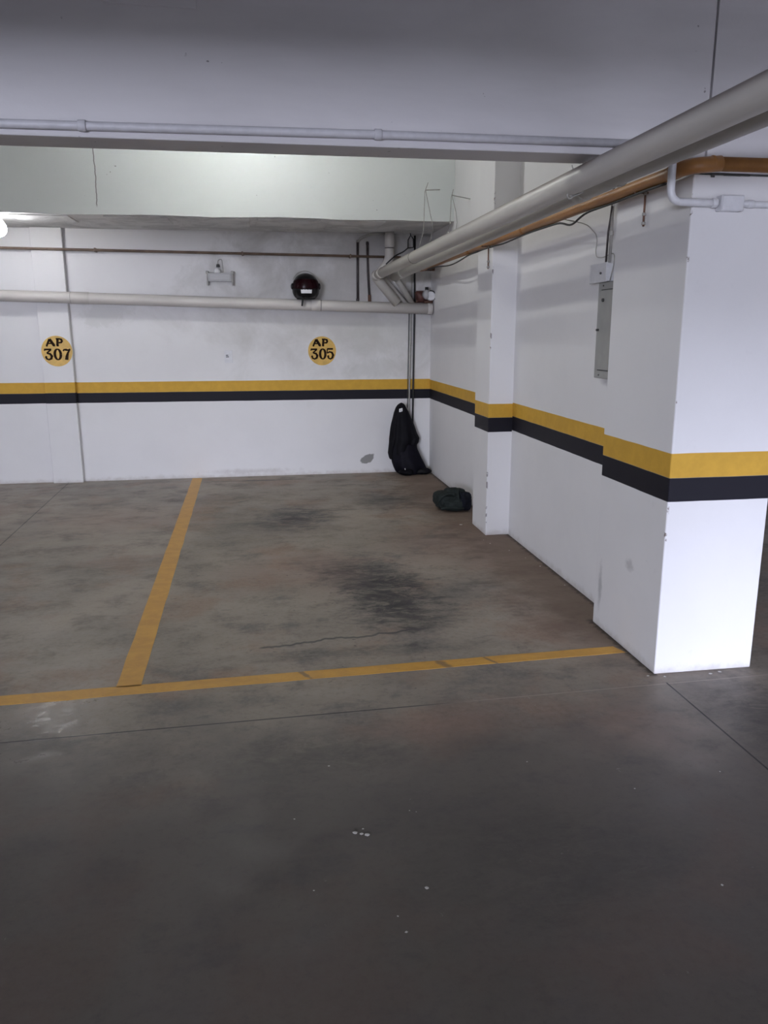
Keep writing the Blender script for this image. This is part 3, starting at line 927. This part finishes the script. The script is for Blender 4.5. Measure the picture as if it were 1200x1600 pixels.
tube_obj('cord', rounded([(-.345, 8.345, 2.15), (-.345, 8.345, 2.20), (-.305, 8.345, 2.21), (-.298, 8.345, 2.10), (-.30, 8.345, 2.07)], .03), .004, m_greypipe, t, 8)

# ------------------------------------------------------------ helmet
HC = Vector((.513, 8.180, 1.938))
t = thing('motorcycle_helmet', 'black full-face motorcycle helmet with dark red visor on the drain pipe', 'helmet', tuple(HC))


def shell_pt(az, el, off=0.0):
    """az 0 faces the viewer (-Y); el -90..90 degrees"""
    ce, se = math.cos(el), math.sin(el)
    rx, ry = .134 + off, .142 + off
    rz = (.132 if se > 0 else .138) + off
    x = math.sin(az) * ce * rx
    y = -math.cos(az) * ce * ry
    z = se * rz
    if se < 0:                      # squarer jaw, a little narrower to the chin
        k = 1 + (.30 * se * se)
        x = max(-rx, min(rx, x * k * 1.03)); y *= k
        z = max(z, -.115)
    return HC + Vector((x, y, z))


bm = bmesh.new()
NA, NE = 40, 22
grid = []
for j in range(NE + 1):
    el = -1.02 + (PI / 2 + 1.02) * j / NE
    grid.append([bm.verts.new(shell_pt(2 * PI * i / NA, el)) for i in range(NA)])
for j in range(NE):
    for i in range(NA):
        bm.faces.new((grid[j][i], grid[j][(i + 1) % NA], grid[j + 1][(i + 1) % NA], grid[j + 1][i]))
bmesh.ops.remove_doubles(bm, verts=bm.verts, dist=.0005)
bmesh.ops.recalc_face_normals(bm, faces=bm.faces)
finish('shell', bm, m_helmet, t, True)
bm = bmesh.new()
g = []
for j in range(11):
    el = -.20 + .72 * j / 10
    row = []
    for i in range(25):
        az = -1.18 + 2.36 * i / 24
        e2 = el * (1 - .18 * (az / 1.18) ** 2) + .02
        row.append(bm.verts.new(shell_pt(az, e2, .004)))
    g.append(row)
for j in range(10):
    for i in range(24):
        bm.faces.new((g[j][i], g[j][i + 1], g[j + 1][i + 1], g[j + 1][i]))
bmesh.ops.solidify(bm, geom=bm.faces[:], thickness=.004)
bmesh.ops.recalc_face_normals(bm, faces=bm.faces)
tag(finish('visor', bm, m_visor, t, True), 'dark red visor')
for s_ in (-1, 1):
    p = shell_pt(s_ * 1.35, .02)
    bm = bmesh.new(); tube(bm, [p, p + Vector((s_ * .006, -.004, 0)), p + Vector((s_ * .012, -.006, 0))], [.032, .030, .018], 18)
    finish('visor_pivot', bm, m_helmet, t)
bm = bmesh.new()      # white lettering strip on the chin
g = []
for j in range(4):
    g.append([bm.verts.new(shell_pt(-.42 + .80 * i / 12, -.50 + .085 * j + (.02 if i % 3 == 0 and j == 3 else 0), .004)) for i in range(13)])
for j in range(3):
    for i in range(12): bm.faces.new((g[j][i], g[j][i + 1], g[j + 1][i + 1], g[j + 1][i]))
tag(finish('chin_badge', bm, m_white, t), 'white strip on the chin bar')
bm = bmesh.new()
tube(bm, [HC + Vector((0, 0, -.113)), HC + Vector((0, 0, -.116)), HC + Vector((0, 0, -.119))], [.085, .096, .085], 28)
finish('neck_roll', bm, m_hpad, t)
bm = bmesh.new()
pts = [Vector((.476, 8.075, 1.83)), Vector((.472, 8.070, 1.79)), Vector((.466, 8.072, 1.748))]
for k, p in enumerate(pts): pts[k] = p
tube(bm, pts, [.009, .010, .009], 8); finish('chin_strap', bm, m_cable, t)
bm = bmesh.new()
tube(bm, [Vector((HC.x + .125 * math.cos(a), 8.315, HC.z + .035 + .128 * math.sin(a))) for a in [.35 + k * (PI - .7) / 20 for k in range(21)]], .004, 8)
tag(finish('wire_hook', bm, m_greypipe, t), 'thin grey arc behind the crown')

# ------------------------------------------------------------ hanging black rain suit
def cloth(name, prof, mat, parent, folds, amp, yc, depth, seed, n=72, zstep=.012):
    """draped garment: prof = rows (z, x_left, x_right, depth factor)"""
    bm = bmesh.new()
    z0, z1 = prof[0][0], prof[-1][0]
    m_ = int(abs(z1 - z0) / zstep) + 1
    rings = []
    for j in range(m_ + 1):
        z = z0 + (z1 - z0) * j / m_
        for a, b in zip(prof, prof[1:]):
            if min(a[0], b[0]) - 1e-6 <= z <= max(a[0], b[0]) + 1e-6:
                t_ = (z - a[0]) / (b[0] - a[0]) if b[0] != a[0] else 0
                xl, xr, df = [a[i] + (b[i] - a[i]) * t_ for i in (1, 2, 3)]
                break
        tt = j / m_
        ring = []
        for k in range(n):
            an = 2 * PI * k / n
            ca, sa = math.cos(an), math.sin(an)
            front = max(0, -sa)
            fold = amp * tt * (math.sin(an * folds + 1.2 * tt + seed) + .5 * math.sin(an * folds * 1.9 + 4 * tt + seed * 2))
            fold += .018 * noise.noise(Vector((ca * 2 + seed, sa * 2, z * 5)))
            hx = (xr - xl) / 2
            x = (xl + xr) / 2 + ca * hx + ca * fold * .25
            y = yc + sa * depth * df * .5 + (fold * .9 if sa < 0 else 0) * (front ** .5)
            ring.append(bm.verts.new((x, min(y, YB - .022), z)))
        rings.append(ring)
    for j in range(m_):
        for k in range(n):
            bm.faces.new((rings[j][k], rings[j][(k + 1) % n], rings[j + 1][(k + 1) % n], rings[j + 1][k]))
    bm.faces.new(rings[0]); bm.faces.new(list(reversed(rings[-1])))
    bmesh.ops.recalc_face_normals(bm, faces=bm.faces)
    return finish(name, bm, mat, parent, True)


def cx(px): return 1.490 + (px - 626) * .00668
def cz(py): return .752 - (py - 630) * .00672


t = thing('rain_suit', 'black hooded rain suit hanging to the floor in the back corner', 'coat', (1.56, 8.25, 0))
rows = [(628.5, 626.5, 628.5, .25), (629.6, 624, 631.5, .45), (632, 621, 633.5, .6), (636, 618.3, 635.5, .75), (644, 615.4, 639.8, .85), (652, 613.6, 643.2, .9), (660.6, 611.6, 647, .95),
        (668, 610.4, 649.7, 1), (676.9, 609.3, 652.8, 1), (685, 608.2, 657.0, 1), (689, 607.9, 655.8, 1), (692, 607.7, 655.2, 1), (695.5, 607.3, 652.6, 1), (700, 606.8, 653, 1), (707.7, 606, 655, 1), (716, 608, 657, 1), (718, 609.5, 656, .95)]
cloth('jacket', [(cz(r[0]), cx(r[1]), cx(r[2]), r[3]) for r in rows], m_coat, t, 6, .014, 8.245, .17, 1.3)
rows = [(694, 612, 650, .6), (704, 611, 654.5, .8), (715.9, 610.5, 660, .9), (722, 611.5, 663.5, .95), (729.7, 614, 667.4, 1), (735, 616, 670, 1), (738.5, 618, 671.5, 1), (740.8, 622, 669, 1)]
cloth('trousers', [(max(cz(r[0]), .004), cx(r[1]), cx(r[2]), r[3]) for r in rows], m_trousers, t, 4, .020, 8.225, .19, 4.1)
bm = bmesh.new()
box(bm, cx(622.3), cx(627.6), 8.172, 8.182, cz(641.6), cz(636.3)); bevel(bm, .004, 2)
for v in bm.verts: v.co.z += (v.co.x - cx(625)) * .25
tag(finish('logo_patch', bm, m_white, t), 'small white square emblem on the hood')
bm = bmesh.new(); box(bm, cx(624.2), cx(625.3), 8.170, 8.173, cz(639.6), cz(638.5)); finish('emblem_mark', bm, m_cable, t)
tube_obj('zip_tape', [(cx(629.8), 8.108, cz(730)), (cx(630.6), 8.104, cz(734)), (cx(631.6), 8.104, cz(738))], .0045, m_plate, t, 6)
for s_, px in ((0, 634), (1, 662)):      # crumpled cuffs resting on the floor
    bm = bmesh.new()
    bmesh.ops.create_icosphere(bm, subdivisions=3, radius=1)
    for v in bm.verts:
        d = 1 + .28 * noise.noise(v.co * 1.6 + Vector((s_ * 5, 0, 0)))
        v.co = Vector((cx(px) + v.co.x * d * .085, 8.13 + v.co.y * d * .06 + s_ * .03, .034 + max(-.9, v.co.z * d) * .036))
    finish('cuff', bm, m_coat, t, True)

# ------------------------------------------------------------ bundle on the floor
t = thing('cloth_bundle', 'folded dark green-grey cloth bundle on the floor before the slim pillar', 'bundle', (1.61, 6.45, 0))


def lump(name, c, r, seed, mat, amp=.18, freq=1.3, rot=0, flat=None, creases=0):
    bm = bmesh.new()
    bmesh.ops.create_icosphere(bm, subdivisions=5, radius=1)
    R_ = Matrix.Rotation(rot, 3, 'Z')
    for v in bm.verts:
        p = v.co.copy()
        q = Vector([math.copysign(abs(a) ** .62, a) for a in p])       # boxier than a ball
        d = 1 + amp * noise.noise(p * freq + Vector((seed, seed * 2, 0))) + amp * .35 * noise.noise(p * freq * 3.1 + Vector((seed, 0, 4)))
        if creases: d -= creases * max(0, 1 - abs(noise.noise(p * 1.9 + Vector((seed * 3, 1, 2)))) * 9)
        q = Vector((q.x * r[0], q.y * r[1], q.z * r[2])) * d
        q = R_ @ q + Vector(c)
        q.z = max(q.z, .003)
        v.co = q
    return finish(name, bm, mat, t, True)


lump('folded_cloth', (1.580, 6.47, .080), (.108, .12, .078), 2.3, m_bag, amp=.10, creases=.07, rot=-.1)
lump('folded_cloth', (1.650, 6.47, .098), (.080, .10, .088), 6.1, m_bag, amp=.12, creases=.08, rot=.3)
lump('folded_cloth', (1.630, 6.43, .062), (.115, .11, .062), 8.4, m_bag, amp=.10, creases=.06, rot=.1)
tag(lump('sleeve_end', (1.708, 6.41, .082), (.055, .10, .080), 4.7, m_bagn, amp=.14, rot=.15, creases=.06), 'dark navy roll at the right end')
lump('fold', (1.545, 6.46, .090), (.070, .10, .066), 9.9, m_bag, amp=.12, rot=.2, creases=.06)

for pts, r in (([(1.482, 6.40, .06), (1.50, 6.365, .115), (1.545, 6.36, .150), (1.60, 6.365, .155), (1.625, 6.36, .135)], .010),
               ([(1.665, 6.40, .183), (1.650, 6.352, .140), (1.655, 6.335, .085), (1.668, 6.335, .03)], .009),
               ([(1.50, 6.335, .030), (1.56, 6.312, .045), (1.63, 6.310, .040), (1.69, 6.315, .032)], .010)):
    tube_obj('hem', pts, r, m_bag, t, 8, rad=.03)

# ------------------------------------------------------------ bulbs
def bulb(c, r, top, mat, label):
    t = thing('light_bulb', label, 'light bulb', (c[0], c[1], top))
    bm = bmesh.new()
    prof = [(-1, .05), (-.97, .25), (-.8, .6), (-.5, .87), (-.1, 1.0), (.35, .93), (.75, .70), (1.1, .45), (1.35, .36)]
    tube(bm, [Vector((c[0], c[1], c[2] + a * r)) for a, b in prof], [b * r for a, b in prof], 24)
    finish('globe', bm, mat, t)
    bm = bmesh.new()
    tube(bm, [(c[0], c[1], c[2] + 1.3 * r), (c[0], c[1], top - .012), (c[0], c[1], top - .010), (c[0], c[1], top)], [r * .42, r * .45, r * .9, r * .9], 20)
    finish('lamp_holder', bm, m_lamp_metal, t)


bulb((-2.130, 7.47, 2.365), .072, 2.482, m_bulb1, 'glowing white bulb at the left edge under the back beam')
bulb((-.75, 3.70, 3.30), .045, CZ, m_bulb2, 'lit ceiling bulb just beyond the front beam')
bulb((-.05, 6.30, 3.30), .045, CZ, m_bulb3, 'lit ceiling bulb midway between the front beam and the back beam')

# ------------------------------------------------------------ paint crumbs on the floor
crumbs = [(.243, 2.113, .010), (.281, 2.097, .009), (.262, 2.106, .005), (.198, 2.507, .004), (.063, 2.215, .003), (.10, 1.879, .003), (.323, 1.687, .004), (.409, 1.838, .006), (.312, 1.746, .003), (1.22, 1.719, .004), (1.541, 2.249, .004),
          (.27, 2.13, .004), (.43, 2.2, .003), (.45, 2.19, .002), (1.554, 5.888, .011), (1.955, 2.994, .008), (2.009, 3.006, .008), (1.74, 3.0, .006), (1.67, 3.02, .006), (1.62, 5.3, .006), (1.70, 5.1, .005), (1.78, 4.7, .006), (1.79, 4.3, .006), (1.75, 4.9, .004), (1.60, 5.4, .004), (1.2, 2.2, .003), (.9, 2.42, .003)]
special = {0: 'largest pale paint crumb on the dark drive lane, left of its equally bright neighbour',
           1: 'second large pale paint crumb on the drive lane, right of its brighter neighbour',
           7: 'pale oblong paint flake on the drive lane below the two large crumbs',
           14: 'single bright crumb on the brown dirt in front of the slim pillar'}
for i, (x, y, r) in enumerate(crumbs):
    bm = bmesh.new()
    bmesh.ops.create_icosphere(bm, subdivisions=1, radius=1)
    for v in bm.verts:
        v.co = Vector((x + v.co.x * r * random.uniform(.5, 1.5), y + v.co.y * r * random.uniform(.5, 1.3), max(.0006, r * .18 + v.co.z * r * .3)))
    o = finish('paint_crumb', bm, m_grit)
    if i in special:
        tag(o, special[i], 'crumb')
    elif y > 2.9 and y < 3.1:
        tag(o, 'pale paint crumb on the floor at the foot of the near pillar', 'crumb', 'crumbs at the foot of the near pillar')
    elif y > 3.1:
        tag(o, 'pale paint crumb in the brown dirt along the foot of the side wall', 'crumb', 'crumbs along the side wall')
    elif x > .8:
        tag(o, 'tiny pale speck on the dark drive lane, right-hand part of the foreground', 'crumb', 'specks on the right of the drive lane')
    else:
        tag(o, 'tiny pale speck on the dark drive lane, middle of the foreground', 'crumb', 'specks in the middle of the drive lane')
